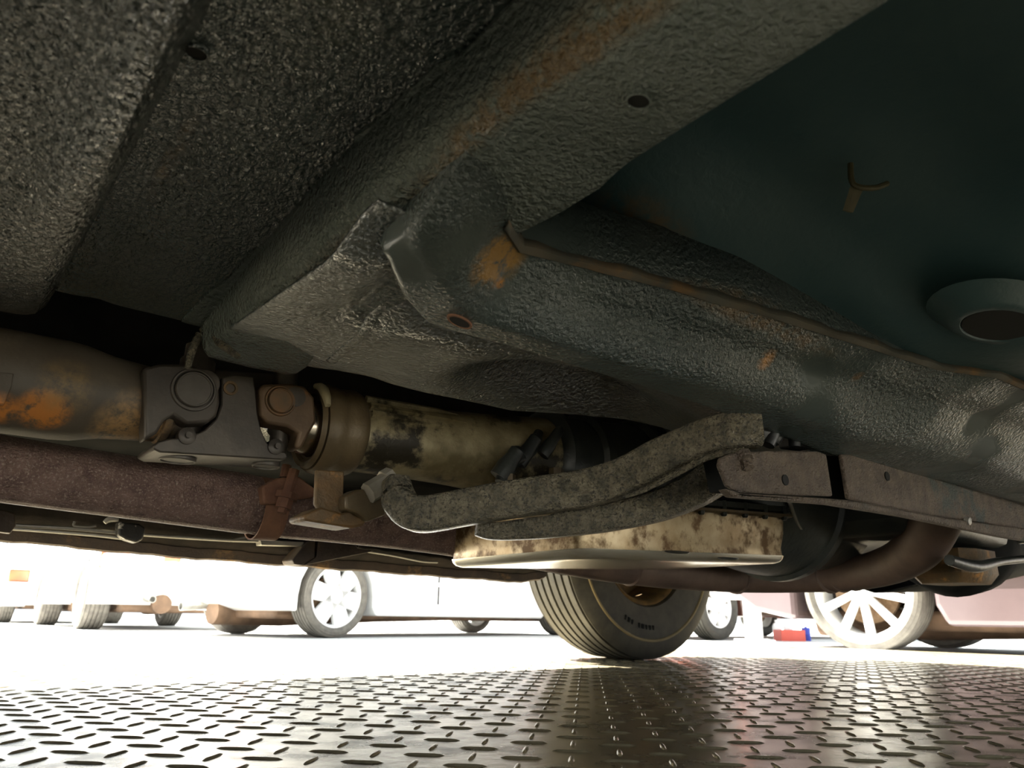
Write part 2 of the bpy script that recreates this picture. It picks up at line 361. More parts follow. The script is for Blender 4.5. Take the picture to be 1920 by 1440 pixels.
# raised collar with a dark opening at the right
c = U(1872,606,z=.424); n = 28
def el(k, dz, s=1): return [c+Vector(((.066*k)*math.cos(2*math.pi*i/n)*s, .036*k*math.sin(2*math.pi*i/n), dz)) for i in range(n)]
collar = part(MB().rings([el(1.5,.014),el(1.25,.005),el(1.1,-.001),el(1.0,-.004),el(.85,-.004),el(.76,.0),el(.72,.02)], cap=False), 'grommet_collar', M['floor_dark'], footwell)
part(MB().rings([el(.80,-.003),el(.3,-.002)]), 'grommet_opening', M['hole'], footwell)
# bent tab hanging from the footwell
p = U(1600,345,z=.49)
tab = MB().tube([p+Vector((0,0,.02)),p,p+Vector((.012,-.010,-.004)),p+Vector((.028,-.016,.004))], .0025, 8)
tab.prism([p+Vector(q) for q in ((.002,.004,0),(.010,.0,-.002),(.012,.012,-.018),(.004,.014,-.018))], (.002,-.002,0))
part(tab, 'bent_tab', mat('dull_olive_tab',(.07,.06,.03),(.12,.1,.05),40,.6), footwell)

# --- frame rail, flared where it meets the crossmember
NEAR = [(.20,.335),(.25,.345),(.28,.362),(.297,.386),(.336,.416),(.42,.408),(.507,.393),(.582,.377),(.74,.355),(.893,.334),(.966,.30),(1.2,.28),(1.7,.25)]
FAR = [(.20,.44),(.236,.455),(.27,.49),(.306,.508),(.41,.500),(.656,.508),(.9,.505),(1.2,.49),(1.7,.47)]
def rail_pt(u, t):
    a, b = interp(NEAR,u), interp(FAR,u); v = a+(b-a)*t
    zn = interp([(.2,.4135),(.25,.411),(.297,.406),(.336,.412),(.40,.417),(.5,.420),(.58,.418),(.9,.415),(1.2,.405),(1.7,.40)],u)
    zb = interp([(.2,.40),(.24,.376),(.30,.364),(.45,.361),(.656,.360),(.9,.352),(1.2,.35),(1.7,.34)],u)
    s = zn+(zb-zn)*sstep(-.05,.62,t)
    s += .007*math.exp(-((t-.30)/.09)**2)*sstep(.36,.46,u)
    s -= .005*gauss(u,t,.55,.12,.03,.12)
    s -= .026*max(0,t-.4)*sstep(.62,.95,u)
    if t > .9: s += .02*((t-.9)/.1)**2
    return Vector((u,v,s))
urow = fr(.230,.36,22)+fr(.37,1.7,90)[1:]
rows = [[rail_pt(u,t)+(Vector((0,0,.012)) if False else Vector()) for t in fr(0,1,30)] for u in urow]
for r in rows:
    r.insert(0, r[0]+Vector((0,.002,.06))); r.append(r[-1]+Vector((0,.004,.03))); r.append(r[-1]+Vector((0,.006,.14)))
rows.insert(0,[p+Vector((-.003,0,.006)) for p in rows[0]]); rows.insert(0,[p+Vector((-.003,0,.05)) for p in rows[0]])
rail = part(MB().grid(rows), 'frame_rail', M['rail'], solid=.003, label='unibody frame rail with flared rear end and rust spots')
# welded flange lip with rusty edge along the near side of the rail
lip = MB(); 
rows = []
for u in fr(.297,1.2,70):
    q = rail_pt(u,0); wv = .003*math.sin(u*60)+.002*math.sin(u*131)
    rows.append([q+Vector((0,-.0035,.006+wv*.5)),q+Vector((0,-.0042,-.0005+wv*.4)),q+Vector((0,.001,-.0035)),q+Vector((0,.004,-.002))])
part(MB().grid(rows), 'rail_flange', mat('rust_edged_flange', (.07,.075,.07), (.12,.10,.075), 16, .6, c3=(.22,.125,.055), c3scale=14, c3lo=.54, c3hi=.68, bump=.4, bscale=150, bdist=.001), rail, solid=.0015)
def rail_hole(u, t, ru, rv, ang):
    q = rail_pt(u,t); du = (rail_pt(u+.01,t)-rail_pt(u-.01,t)).normalized(); dt = (rail_pt(u,t+.05)-rail_pt(u,t-.05)).normalized(); nn = du.cross(dt).normalized()
    if nn.z > 0: nn = -nn
    ca, sa = math.cos(ang), math.sin(ang); n = 20
    def ring(k, h): return [q+nn*h+(du*ca+dt*sa)*(ru*k*math.cos(2*math.pi*i/n))+(dt*ca-du*sa)*(rv*k*math.sin(2*math.pi*i/n)) for i in range(n)]
    part(MB().rings([ring(1.25,-.001),ring(1.2,.0015),ring(1,.0015),ring(.96,0)],cap=False), 'hole_rim', M['clamp'], rail)
    part(MB().rings([ring(1,.0012),ring(.4,.001)]), 'drain_hole', M['hole'], rail)
rail_hole(.320,.70,.0125,.0065,.2)

# --- tunnel side: bright rumpled panel between the rail and the tunnel opening
VE = [(.21,.705),(.25,.742),(.30,.770),(.335,.742),(.37,.728),(.45,.735),(.579,.735),(.70,.70),(.80,.66),(1.2,.64)]
def zT(u, v):
    z = interp([(.2,.398),(.26,.397),(.305,.3955),(.322,.393),(.40,.386),(.6,.384),(.8,.375),(1.2,.375)], u)
    z += (v-.75)*.055*sstep(.42,.30,u)
    z += .010*gauss(u,v,.285,.585,.035,.022)
    z += .028*sstep(.60,.515,v)*sstep(.24,.30,u)
    z += .062*gauss(u,v,.60,.645,.13,.045)**.7*sstep(.40,.5,u)
    return z
rows = []
for u in fr(.205,1.2,130):
    ve = interp(VE,u); r = [Vector((u,v,zT(u,v)+(.020*sstep(.49,.42,v) if u < .27 else 0))) for v in fr(.41 if u < .27 else .47,ve,34)]
    r += [Vector((u,ve+.003,zT(u,ve)+.002)),Vector((u,ve+.006,zT(u,ve)+.012)),Vector((u,ve+.05,.50)),Vector((u,ve+.08,.60))]
    rows.append(r)
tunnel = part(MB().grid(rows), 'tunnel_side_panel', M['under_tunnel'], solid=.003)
# overlap seam pressed across the tunnel side
rows = []
for v in fr(.535,.722,26):
    uc = .302+.03*(v-.535)/.19-.012; z = zT(uc,v)
    rows.append([Vector((uc-.006,v,z+.001)),Vector((uc-.003,v,z-.0012)),Vector((uc+.003,v,z-.0012)),Vector((uc+.008,v,zT(uc+.008,v)+.001))])
part(MB().grid(rows), 'panel_seam', M['under_tunnel'], tunnel, solid=.001)
# ragged end of the tunnel wall by the driveshaft joint
part(MB().tube([U(352,690,v=.80),U(358,665,v=.80),U(368,640,v=.80),U(384,618,v=.797),U(400,620,v=.78),U(410,640,v=.755),U(428,655,v=.735),U(446,668,v=.72)], [.003,.004,.0045,.005,.005,.0045,.004,.003], 10), 'tunnel_end_bead', M['xbar'], tunnel)
# tunnel roof and far floor
rows = [[Vector((u,v,z)) for u in (-1.3,.6,2.4)] for v, z in ((1.205,.436),(1.22,.43),(1.34,.425))]
ffp = part(MB().grid(rows), 'far_floor_pan', M['under'], solid=.003)
rows = [[Vector((u,v,z)) for u in (-1.3,.6,2.4)] for v, z in ((1.33,.427),(1.5,.42),(1.66,.40),(1.67,.36))]
part(MB().grid([[Vector((u,v,z)) for u in (-1.3,.6,2.4)] for v, z in ((.78,.60),(.82,.615),(1.10,.615),(1.17,.555),(1.206,.436))]), 'tunnel_roof', M['black_matte'], ffp, solid=.003)  # roof coloured black so the tunnel's shade sits in the colour
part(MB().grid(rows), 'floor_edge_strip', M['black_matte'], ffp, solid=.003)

# --- driveshaft
SA = U(0,713,v=.95); SB = U(270,757,v=.95); ax = (SB-SA).normalized(); 
def onshaft(s): return SA+ax*s
ds = part(MB().lathe(SA, ax, [(-.55,.056),(.0,.0565),(.055,.0565),(.075,.055),(.09,.0515),(.105,.0485),(.12,.047),(.15,.0445),(.162,.0430),(.164,.0455),(.172,.0455),(.176,.041),(.19,.040)], 48), 'driveshaft', M['shaft'], label='brown dusty driveshaft tube with orange rust patches')
p = U(8,725,v=.893); part(MB().prism([U(x,y,v=.892) for x,y in ((-6,697),(26,700),(22,725),(8,757),(-8,757))], (0,.012,0)), 'balance_weight', M['shaft'], ds, bevel=.001)
# rear yoke with its bearing cap
uj = part(MB(), 'universal_joint', M['joint']) if False else None
yk = MB(); ear = [(283,818),(272,826),(268,690),(300,682),(345,682),(380,688),(402,702),(412,725),(413,755),(407,780),(392,792),(350,795),(325,778),(308,790),(295,812)]
yk.prism([U(x,y,v=.895) for x,y in ear], (0,.03,0)).prism([U(x,y,v=.985)+Vector((0,0,.0)) for x,y in ((268,690),(400,700),(412,755),(350,790),(300,795),(272,815))], (0,.02,0))
yoke1 = part(yk, 'shaft_yoke', M['joint'], ds, bevel=.004)
def disc(x, y, v, r, d, name, m, parent, axis=(0,-1,0), h=.006):
    q = U(x,y,v=v); part(MB().lathe(q, axis, [(-.02,r*1.22),(.0005,r*1.22),(.0022,r*1.17),(.0022,r*1.08),(-.0025,r*1.05),(-.0025,r),(.004,r),(.0055,r*.95),(.0055,r*.88),(.0045,r*.86),(.0045,.001)], 36), name, m, parent)
disc(363,731,.895,.0215,0,'bearing_cap',M['cap'],ds)
cr = MB(); q = U(363,735,v=.945); cr.lathe(q,(0,1,0),[(-.05,.016),(.05,.016)],20).lathe(q,(0,0,1),[(-.075,.017),(-.045,.017),(-.04,.021),(.04,.021),(.045,.017),(.06,.017)],20).lathe(q,(1,0,0),[(-.022,.024),(.022,.024)],20)
part(cr, 'joint_cross', M['joint'], ds)
# centre coupling yoke
cy = MB(); web = [(416,708),(440,702),(476,706),(480,740),(483,775),(490,805),(500,828),(512,842),(536,848),(540,858),(532,862),(512,861),(300,848),(288,842),(287,836),(296,828),(320,822),(352,820),(384,806),(405,786),(415,760)]
cy.prism([U(x,y,v=.905) for x,y in web], (0,.075,0))
cy2 = part(cy, 'coupling_yoke', M['joint'], ds, bevel=.004)
part(MB().prism([U(x,y,v=.99) for x,y in ((400,690),(560,700),(560,735),(470,760),(400,740))], (0,.02,0)), 'coupling_yoke_rear_ear', M['joint'], ds, bevel=.004)
for x, y, r in ((330,848,.021),(502,861,.0175)):
    q = U(x,y,v=.905); q = Vector((q.x+.012,.942,q.z-.0005)); 
    part(MB().lathe(q, (0,0,-1), [(-.012,r),(.002,r),(.003,r*.95),(.003,r*.90),(.0015,r*.88),(.0015,.001)], 36), 'bearing_cap', M['cap'], ds)
for x, y in ((350,818),(516,838)):
    q = U(x,y,v=.905); part(MB().lathe(q, (0,-1,0), [(-.01,.010),(.003,.010),(.005,.006),(.005,.0035),(.010,.0035),(.010,.001)], 18), 'grease_boss', M['joint'], ds)
q = U(432,728,v=.905); part(MB().lathe(q, (0,-1,0), [(-.01,.009),(.002,.009),(.002,.006),(-.001,.005),(-.001,.001)], 16), 'rusty_plug', M['rustbr'], ds)
# front yoke, cap, polished neck
fy = MB(); ear2 = [(486,728),(496,720),(545,718),(572,724),(590,745),(594,790),(580,815),(566,842),(552,840),(560,812),(540,800),(500,794),(488,778)]
fy.prism([U(x,y,v=.907) for x,y in ear2], (0,.03,0)).prism([U(x,y,v=.985) for x,y in ((490,725),(572,728),(594,760),(590,820),(500,800))], (0,.02,0))
part(fy, 'flange_yoke', M['joint_rust'], ds, bevel=.004)
disc(525,752,.907,.0165,0,'bearing_cap',M['cap_rust'],ds)
q = U(530,757,v=.95); part(MB().lathe(q,(0,0,1),[(-.07,.012),(-.045,.012),(-.04,.016),(.05,.016)],18).lathe(q,(0,1,0),[(-.045,.013),(.045,.013)],18), 'joint_cross', M['joint'], ds)
TA = U(600,805,v=.95); TB = U(920,851,v=.95); tax = (TB-TA).normalized()
part(MB().lathe(TA, tax, [(-.052,.018),(-.040,.030),(-.028,.036),(-.018,.038),(.02,.038)], 40), 'slip_yoke_collar', M['shiny'], ds)

# --- gearbox: tail housing with ribs, dark case, bell housing
gb = part(MB().lathe(TA, tax, [(.045,.052),(.06,.053),(.14,.054),(.22,.058),(.30,.064),(.36,.07),(.40,.074)], 48, squash=(1,1)), 'gearbox', M['alu'], label='oil stained cast aluminium gearbox tail housing')
part(MB().lathe(TA, tax, [(-.012,.040),(-.012,.058),(-.006,.0615),(.004,.0625),(.012,.060),(.018,.0585),(.024,.060),(.038,.061),(.046,.058),(.050,.052)], 56, cap=False), 'seal_rim', M['alu_rim'], gb)
part(MB().lathe(TA, tax, [(-.014,.056),(-.020,.053),(-.018,.047),(-.008,.042),(-.004,.040)], 56, cap=False), 'seal_lip', M['alu_rim'], gb)
# curled dust lip at the top of the seal
q = TA+tax*-.014
part(MB().tube([q+Vector((-.002,-.058*math.cos(a),.058*math.sin(a))) for a in (.35,.6,.85,1.1,1.4)], [.004,.006,.007,.006,.004], 10), 'seal_curl', mat('pale_grimy_lip',(.35,.31,.2),(.45,.4,.26),30,.6), gb)
for k, (a, L) in enumerate(((.95,.19),(.62,.20),(.36,.17))):
    e = Vector((0,-math.cos(a),math.sin(a))); rb = MB(); rows = []
    for s in fr(.05,.05+L,12):
        r = .0525+.004*sstep(.14,.3,s); hh = .0065*sstep(.05+L,.05+L*.6,s)+.0004
        c0 = TA+tax*s+e*r; tq = tax.cross(e).normalized()
        rows.append([c0-tq*.005-e*.002,c0-tq*.0035+e*hh,c0+tq*.0035+e*hh,c0+tq*.005-e*.002])
    part(rb.grid(rows), 'casting_rib', M['alu'], gb)
part(MB().lathe(TA, tax, [(.385,.07),(.40,.088),(.41,.089),(.415,.080),(.43,.082),(.47,.083),(.475,.092),(.49,.093),(.50,.084),(.60,.09),(.61,.10),(.625,.10),(.64,.092),(.86,.10)], 44), 'gearbox_case', M['gear'], gb)
for x, y, s in ((950,875,.016),(985,850,.013),(1030,835,.011)):
    q = U(x,y,v=.87); part(MB().lathe(q, (.5,-.3,.9), [(-.02,s),(0,s),(.012,s*.8),(.03,s*.75),(.036,s*.3)], 14), 'casting_boss', M['gear'], gb)
for x, y in ((952,905),(1043,893),(1150,880)):
    q = U(x,y,v=.868); part(MB().lathe(q, (0,0,-1), [(-.012,.012),(0,.012),(0,.007),(.01,.007)], 6), 'bolt', M['alu_rim'], gb)
p0 = U(1000,905,v=.86)
part(MB().tube([U(940,905,v=.87),U(955,870,v=.87),U(985,855,v=.87),U(1000,835,v=.88),U(1010,812,v=.89)], [.010,.012,.009,.011,.008], 12), 'shift_linkage', M['gear'], gb)
gbc = U(1290,1000,v=.95)
def case_arc(): pass
part(MB().lathe(Vector((1.36,.95,.39)), (1,0,-.02), [(-.30,.10),(-.16,.11),(-.10,.13),(-.02,.150),(.06,.16),(.13,.163),(.135,.172),(.155,.172),(.165,.155),(.35,.13)], 56), 'bell_housing', M['gear'], gb, label='dark oily bell housing')
# --- oil pan under the gearbox
def pan_ring(u0,u1,v0,v1,z,r):
    out = []; n = 6
    for cx, cy, a0 in ((u1-r,v1-r,0),(u0+r,v1-r,90),(u0+r,v0+r,180),(u1-r,v0+r,270)):
        for k in range(n+1):
            a = math.radians(a0+90*k/n); out.append(Vector((cx+r*math.cos(a), cy+r*math.sin(a), z)))
    return out
PU0, PU1, PV0, PV1 = .735, 1.275, .775, 1.12
def pr(ins, z, slope=0, r=.03):
    ring = pan_ring(PU0+ins, PU1-ins, PV0+ins, PV1-ins, 0, max(r-ins*.4,.012))
    return [Vector((p.x,p.y, z+slope*(p.x-PU0))) for p in ring]
pan = part(MB().rings([pr(-.004,.292,.05),pr(0,.285,.05),pr(.002,.262,.045),pr(.007,.240,.04),pr(.006,.226,.04),pr(.009,.219,.04),pr(.012,.217,.04)]), 'gearbox_oil_pan', M['pan'], gb, label='stained stamped steel oil pan')
part(MB().rings([pr(.004,.226,.04),pr(.006,.220,.04),pr(.010,.2155,.04),pr(.018,.2125,.04),pr(.05,.212,.04),pr(.10,.2125,.04)]), 'pan_bottom', mat('pan_steel_with_painted_glare',(.62,.57,.47),(.72,.68,.58),8,.2,metal=.8,bump=.1,bscale=40,bdist=.001), gb)  # paler steel stands in for ground light reflected on the underside
part(MB().rings([pr(-.004,.288,.05),pr(-.014,.290,.05),pr(-.014,.294,.05),pr(-.002,.296,.05)]), 'pan_flange', M['alu_rim'], gb)
part(MB().rings([pr(-.004,.297,.05),pr(-.010,.299,.05),pr(-.010,.308,.05),pr(.0,.31,.05)]), 'pan_gasket', M['gear'], gb)
for k in range(9):
    u = PU0+.03+k*(PU1-PU0-.06)/8
    part(MB().lathe(Vector((u,PV0-.007,.289+.05*(u-PU0))), (0,0,-1), [(-.02,.006),(.004,.006),(.006,.004)], 6), 'pan_bolt', M['gear'], gb)
for x, y, a, b_ in ((1270,1035,.022,.011),(1365,1047,.020,.010)):
    q = U(x,y,z=.2135+.016); n = 20
    part(MB().rings([[q+Vector((a*k*math.cos(2*math.pi*i/n),b_*k*math.sin(2*math.pi*i/n),dz)) for i in range(n)] for k, dz in ((1.2,.0005),(1,-.0012),(.8,.0),(.3,.001))]), 'pan_dimple', M['gear'], gb)
# hose loop and bracket between pan and bell housing
part(MB().tube([U(1545,960,v=.86),U(1556,985,v=.85),U(1575,1003,v=.84),U(1590,1005,v=.84),U(1588,985,v=.85),U(1600,975,v=.86),U(1612,965,v=.87)], .006, 10), 'hose_loop', M['black'], gb)
part(MB().tube([U(1480,940,v=.8),U(1500,990,v=.82),U(1530,1005,v=.83),U(1570,1000,v=.84)], .004, 8), 'cooler_line', M['line'], gb)
part(MB().tube([U(1632,1027,v=1.02),U(1660,1010,v=1.02),U(1680,1000,v=1.0),U(1700,985,v=1.0)], .003, 8), 'bright_lever', M['line'], gb)

# --- support bracket under the tail housing
tb = part(MB().prism([U(x,y,v=.885) for x,y in ((594,880),(646,884),(644,950),(641,968),(600,960),(591,945))], (0,.008,0)), 'mount_strap', M['rustbr'], bevel=.002, label='rusty hanging mount strap with orange foot')
part(MB().prism([U(x,y,v=.875) for x,y in ((570,966),(602,950),(640,962),(655,958),(670,968),(692,970),(682,986),(660,990),(572,976))], (0,.05,0)), 'mount_foot', M['rustbr'], tb, bevel=.003)
part(MB().prism([U(x,y,v=.865) for x,y in ((648,930),(668,918),(690,916),(712,928),(728,935),(724,965),(690,978),(672,962),(648,955))], (0,.03,0)), 'mount_arm', M['alu_rim'], tb, bevel=.003)
a, b = U(690,925,v=.86), U(735,898,v=.86)
part(MB().lathe(a, b-a, [(0,.014),((b-a).length*.7,.014),((b-a).length*.7,.017),((b-a).length,.017)], 8), 'mount_bolt', mat('grey_zinc_bolt',(.28,.26,.22),(.4,.37,.31),30,.5,metal=.4,bump=.4,bscale=120), tb)

# --- exhaust: muffler pipe, clamp, downpipe
E1 = [(-260,835,1.12),(0,878,1.12),(250,914,1.12),(440,941,1.12),(478,948,1.12),(510,958,1.12),(640,972,1.12),(800,993,1.12),(960,1022,1.12),(1080,1045,1.12)]
ex = part(MB().tube([U(x,y,v=v) for x,y,v in E1], [.041,.0415,.0425,.044,.043,.0385,.039,.039,.038,.037], 28), 'exhaust_pipe', M['exhaust'], label='red brown rusted exhaust pipe with flaky surface')
E2 = [(1000,1030,1.12),(1130,1055,1.12),(1250,1072,1.12),(1380,1082,1.10),(1500,1083,1.0),(1590,1077,.90),(1660,1062,.80),(1710,1037,.71),(1740,1005,.65),(1765,950,.60),(1775,890,.58)]
part(MB().tube([U(x,y,v=v) for x,y,v in E2], [.0365,.037,.036,.0355,.034,.036,.040,.043,.044,.044,.044], 28, 8), 'downpipe', M['exhaust_dark'], ex, label='smooth brown exhaust downpipe bending upward')
for x, y, v in ((1555,1080,.94),(1578,1078,.915),(1600,1075,.89),(1618,1072,.865),(1180,1063,1.12),(1380,1082,1.10)):
    q = U(x,y,v=v); dq = (U(x+12,y-2,v=v-.02)-q) if x > 1500 else U(x+12,y+1,v=v)-q
    part(MB().lathe(q, dq, [(-.005,.034),(-.002,.0395),(.002,.0395),(.005,.034)], 28, cap=False), 'bend_wrinkle', M['exhaust_dark'], ex)
q = U(505,955,v=1.12); dq = U(540,968,v=1.12)-q; dq.z = 0
cl = part(MB().lathe(q-dq.normalized()*.005, dq, [(-.018,.045),(-.018,.0475),(.018,.0465),(.018,.044)], 32, cap=False), 'pipe_clamp', M['clamp'], ex)
part(MB().prism([U(x,y,v=1.06) for x,y in ((492,912),(520,896),(562,893),(596,920),(590,932),(548,938),(520,945),(495,945))], (0,.025,0)), 'clamp_saddle', M['clamp'], ex, bevel=.003)
a, b = U(545,905,v=1.055), U(528,962,v=1.055)
part(MB().lathe(a, b-a, [(-.02,.008),((b-a).length*.35,.008),((b-a).length*.35,.017),((b-a).length*.55,.017),((b-a).length*.55,.012),((b-a).length*.85,.012),((b-a).length*.85,.007),((b-a).length,.007)], 8), 'clamp_bolt', M['clamp'], ex)
part(MB().tube([U(533,895,v=1.08),U(538,872,v=1.08)], .007, 8), 'clamp_stud', M['clamp'], ex)

# --- gearbox crossmember: two ribbed bars and the side bracket
XB = part(MB().tube([U(742,900,v=.80),U(748,935,v=.79),U(766,957,v=.78),U(800,964,v=.765),U(880,950,v=.74),U(980,933,v=.70),U(1100,915,v=.66),U(1180,890,v=.62),U(1240,858,v=.58),U(1300,830,v=.545),U(1370,808,v=.50),U(1420,806,v=.48)],
    [.014,.018,.020,.0205,.021,.0215,.022,.0215,.021,.020,.020,.020], 20, 8, sect=(.95,1.05)), 'gearbox_crossmember', M['xbar'], label='gritty black crossmember bar under the gearbox')
part(MB().tube([U(893,992,v=.76),U(930,996,v=.75),U(1020,988,v=.725),U(1130,972,v=.69),U(1230,950,v=.65),U(1300,922,v=.61),U(1350,890,v=.575),U(1400,870,v=.54)],
    [.008,.011,.0145,.018,.020,.021,.022,.022], 20, 8, sect=(.9,1.0)), 'lower_bar', M['xbar'], XB)
mbp = MB(); rows = []
for k in range(13):
    t = k/12; x = 860+t*330; y = 981-16*t-4*math.sin(t*3.14)
    q = U(x,y,v=.765-.09*t); rows.append([q+Vector((0,-.006,0)),q+Vector((0,0,.004)),q+Vector((.01,.03,.004))])
part(mbp.grid(rows), 'bar_web', M['alu_rim'], XB, solid=.002)
rows = []
for k in range(19):
    t = k/18; x = 1150+t*240; y = interp([(1150,940),(1200,925),(1260,895),(1310,868),(1350,855),(1400,846)], x)
    q = U(x,y,v=.64-.16*t); rows.append([q+Vector((-.004,-.012,-.001)),q+Vector((0,-.004,.004)),q+Vector((.012,.02,.012)),q+Vector((.03,.05,.012))])
part(MB().grid(rows), 'bar_crease', M['xbar'], XB, solid=.002)
br = part(MB().prism([U(x,y,v=.475) for x,y in ((1350,872),(1353,858),(1372,850),(1440,845),(1535,846),(1550,852),(1562,930),(1500,928),(1420,924),(1385,922),(1366,912))], (0,.006,0)), 'side_bracket', M['bracket'], XB, bevel=.002)
part(MB().prism([U(x,y,v=.475) for x,y in ((1578,852),(1665,850),(1680,868),(1720,872),(1800,868),(1870,858),(1990,850),(2060,1000),(1960,1000),(1880,985),(1760,968),(1640,945),(1592,935))], (0,.006,0)), 'side_bracket_plate', M['bracket'], XB, bevel=.002)
part(MB().prism([U(x,y,v=.468) for x,y in ((1362,915),(1390,924),(1500,930),(1600,938),(1760,968),(1880,985),(1985,998),(1985,1024),(1880,1006),(1700,968),(1560,945),(1380,931))], (0,.014,0)), 'bracket_flange', M['bracket'], XB, bevel=.003)
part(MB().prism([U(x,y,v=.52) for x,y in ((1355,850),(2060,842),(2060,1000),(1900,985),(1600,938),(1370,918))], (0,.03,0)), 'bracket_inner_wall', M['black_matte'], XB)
for x, y, r in ((1472,900,.0055),(1663,893,.0055)):
    q = U(x,y,v=.4745); part(MB().lathe(q, (0,-1,0), [(-.004,r*1.2),(.001,r*1.15),(.001,r),(.0009,.0005)], 20), 'bolt_hole', M['hole'], XB)
q = U(1394,860,v=.475); part(MB().lathe(q, (0,-.5,-1), [(-.006,.011),(.003,.011),(.003,.007),(.013,.007),(.013,.004)], 8), 'bracket_bolt', M['bracket'], XB)
q = U(1815,977,v=.468); part(MB().lathe(q, (0,-1,-.2), [(-.004,.006),(.003,.006),(.004,.003)], 10), 'rivet', M['line'], XB)
# black rubber mount lumps above the bracket
lump = MB()
for x, y, r in ((1428,806,.020),(1446,812,.017),(1412,812,.014)):
    q = U(x,y,v=.51); lump.lathe(q, (.2,-.3,1), [(-r,.3*r),(-.7*r,.8*r),(0,r),(.6*r,.8*r),(r,.2*r)], 12)
lump.tube([U(1440,835,v=.50),U(1455,800,v=.495),U(1472,790,v=.495),U(1486,805,v=.495),U(1490,838,v=.495)], [.008,.009,.009,.008,.007], 10)
part(lump, 'rubber_mount', M['black'], XB)
part(MB().prism([U(x,y,v=.50) for x,y in ((1492,808),(1530,798),(1536,805),(1536,840),(1500,836))], (0,.03,0)), 'mount_tab', M['black'], XB, bevel=.003)
q0, q1 = U(1560,838,v=.51), U(1760,800,v=.51)
part(MB().tube([U(1530,840,v=.51),U(1620,832,v=.51),U(1700,818,v=.51),U(1790,800,v=.51)], [.010,.016,.016,.010], 14), 'rail_bead', M['rail'], rail)

# --- far sill with pinch weld, lines and clips
SZ = [(-1.2,.262),(.132,.254),(.412,.243),(.686,.238),(1.0,.233),(1.376,.228),(1.45,.24),(1.5,.27)]
rows = []
for u in fr(-1.2,1.46,120):
    z = interp(SZ,u)+.0012*math.sin(u*37)+.0008*math.sin(u*113)
    rows.append([Vector(p) for p in ((u,1.60,.42),(u,1.615,z+.10),(u,1.635,z+.045),(u,1.66,z+.028),(u,1.675,z+.022),(u,1.679,z+.002),(u,1.683,z),(u,1.688,z+.002),(u,1.692,z+.03),(u,1.74,z+.06),(u,1.78,z+.12),(u,1.79,.5))])
sill = part(MB().grid(rows), 'far_sill', M['sill_dark'], label='rust edged sill on the far side of the vehicle', solid=.002)
rows = [[r[4]+Vector((0,-.0015,-.001)),r[5]+Vector((0,-.0015,-.0005)),r[6]+Vector((0,0,-.0018)),r[7]+Vector((0,.0015,-.0005)),r[8]+Vector((0,.0015,0))] for r in rows]
part(MB().grid(rows), 'pinch_weld', M['sill'], sill)
def sp(x, y, v=1.625): return U(x,y,v=v)
part(MB().tube([sp(-120,972),sp(30,985),sp(120,990),sp(215,998),sp(250,1003)], .0035, 8), 'brake_line', M['line'], sill)
part(MB().tube([sp(-120,982),sp(30,992),sp(170,1003),sp(232,1010)], .003, 8), 'fuel_line', M['line'], sill)
part(MB().tube([sp(262,1002),sp(330,1007),sp(430,1013),sp(520,1016),sp(575,1020)], .0035, 8), 'brake_line', M['line'], sill)
part(MB().tube([sp(430,1014),sp(470,1006),sp(500,998),sp(520,990)], .003, 8), 'brake_line_branch', M['line'], sill)
clp = MB().prism([sp(x,y,1.60) for x,y in ((222,978),(262,982),(274,990),(268,1012),(256,1018),(236,1012),(222,1004))], (0,.03,0))
part(clp, 'line_clip', M['clip'], sill, bevel=.004)
part(MB().tube([sp(196,980),sp(205,974),sp(222,974)], [.004,.006,.004], 8), 'sealant_blob', mat('white_sealant',(.55,.53,.48),(.65,.63,.57),30,.6), sill)
part(MB().tube([sp(140,978),sp(140,986),sp(165,988),sp(180,986)], .0025, 8), 'wire_hook', M['line'], sill)
part(MB().prism([sp(x,y,1.60) for x,y in ((-20,950),(28,962),(30,985),(20,1000),(-20,995))], (0,.02,0)), 'sill_bracket', M['sill'], sill, bevel=.002)
part(MB().prism([sp(x,y,1.61) for x,y in ((488,1012),(570,1016),(570,1024),(490,1022))], (0,.03,0)), 'line_shield', M['line'], sill, bevel=.001)
jk = part(MB().prism([sp(x,y,1.60) for x,y in ((548,1050),(575,1016),(592,1012),(590,1046),(566,1060),(552,1058))], (0,.06,0)), 'jack_point', M['sill'], sill, bevel=.002)
part(MB().prism([sp(x,y,1.60) for x,y in ((597,1014),(665,1022),(700,1034),(640,1046),(570,1060),(594,1044))], (0,.06,0)), 'jack_point_plate', M['sill'], sill, bevel=.002)
part(MB().tube([sp(690,1034),sp(740,1042),(sp(790,1052)),sp(820,1054)], .003, 8), 'wire', M['line'], sill)
rows = []
for k in range(41):
    t = k/40; x = 670+t*450; y = 1028+58*t+1.2*math.sin(k*1.7)
    q = sp(x,y,1.5); rows.append([q+Vector((0,-.02,.03)),q+Vector((0,-.004,.002)),q+Vector((0,0,0)),q+Vector((0,.02,.012)),q+Vector((0,.12,.02))])
part(MB().grid(rows), 'floor_seam_flange', M['sill_dark'], sill, solid=.002)

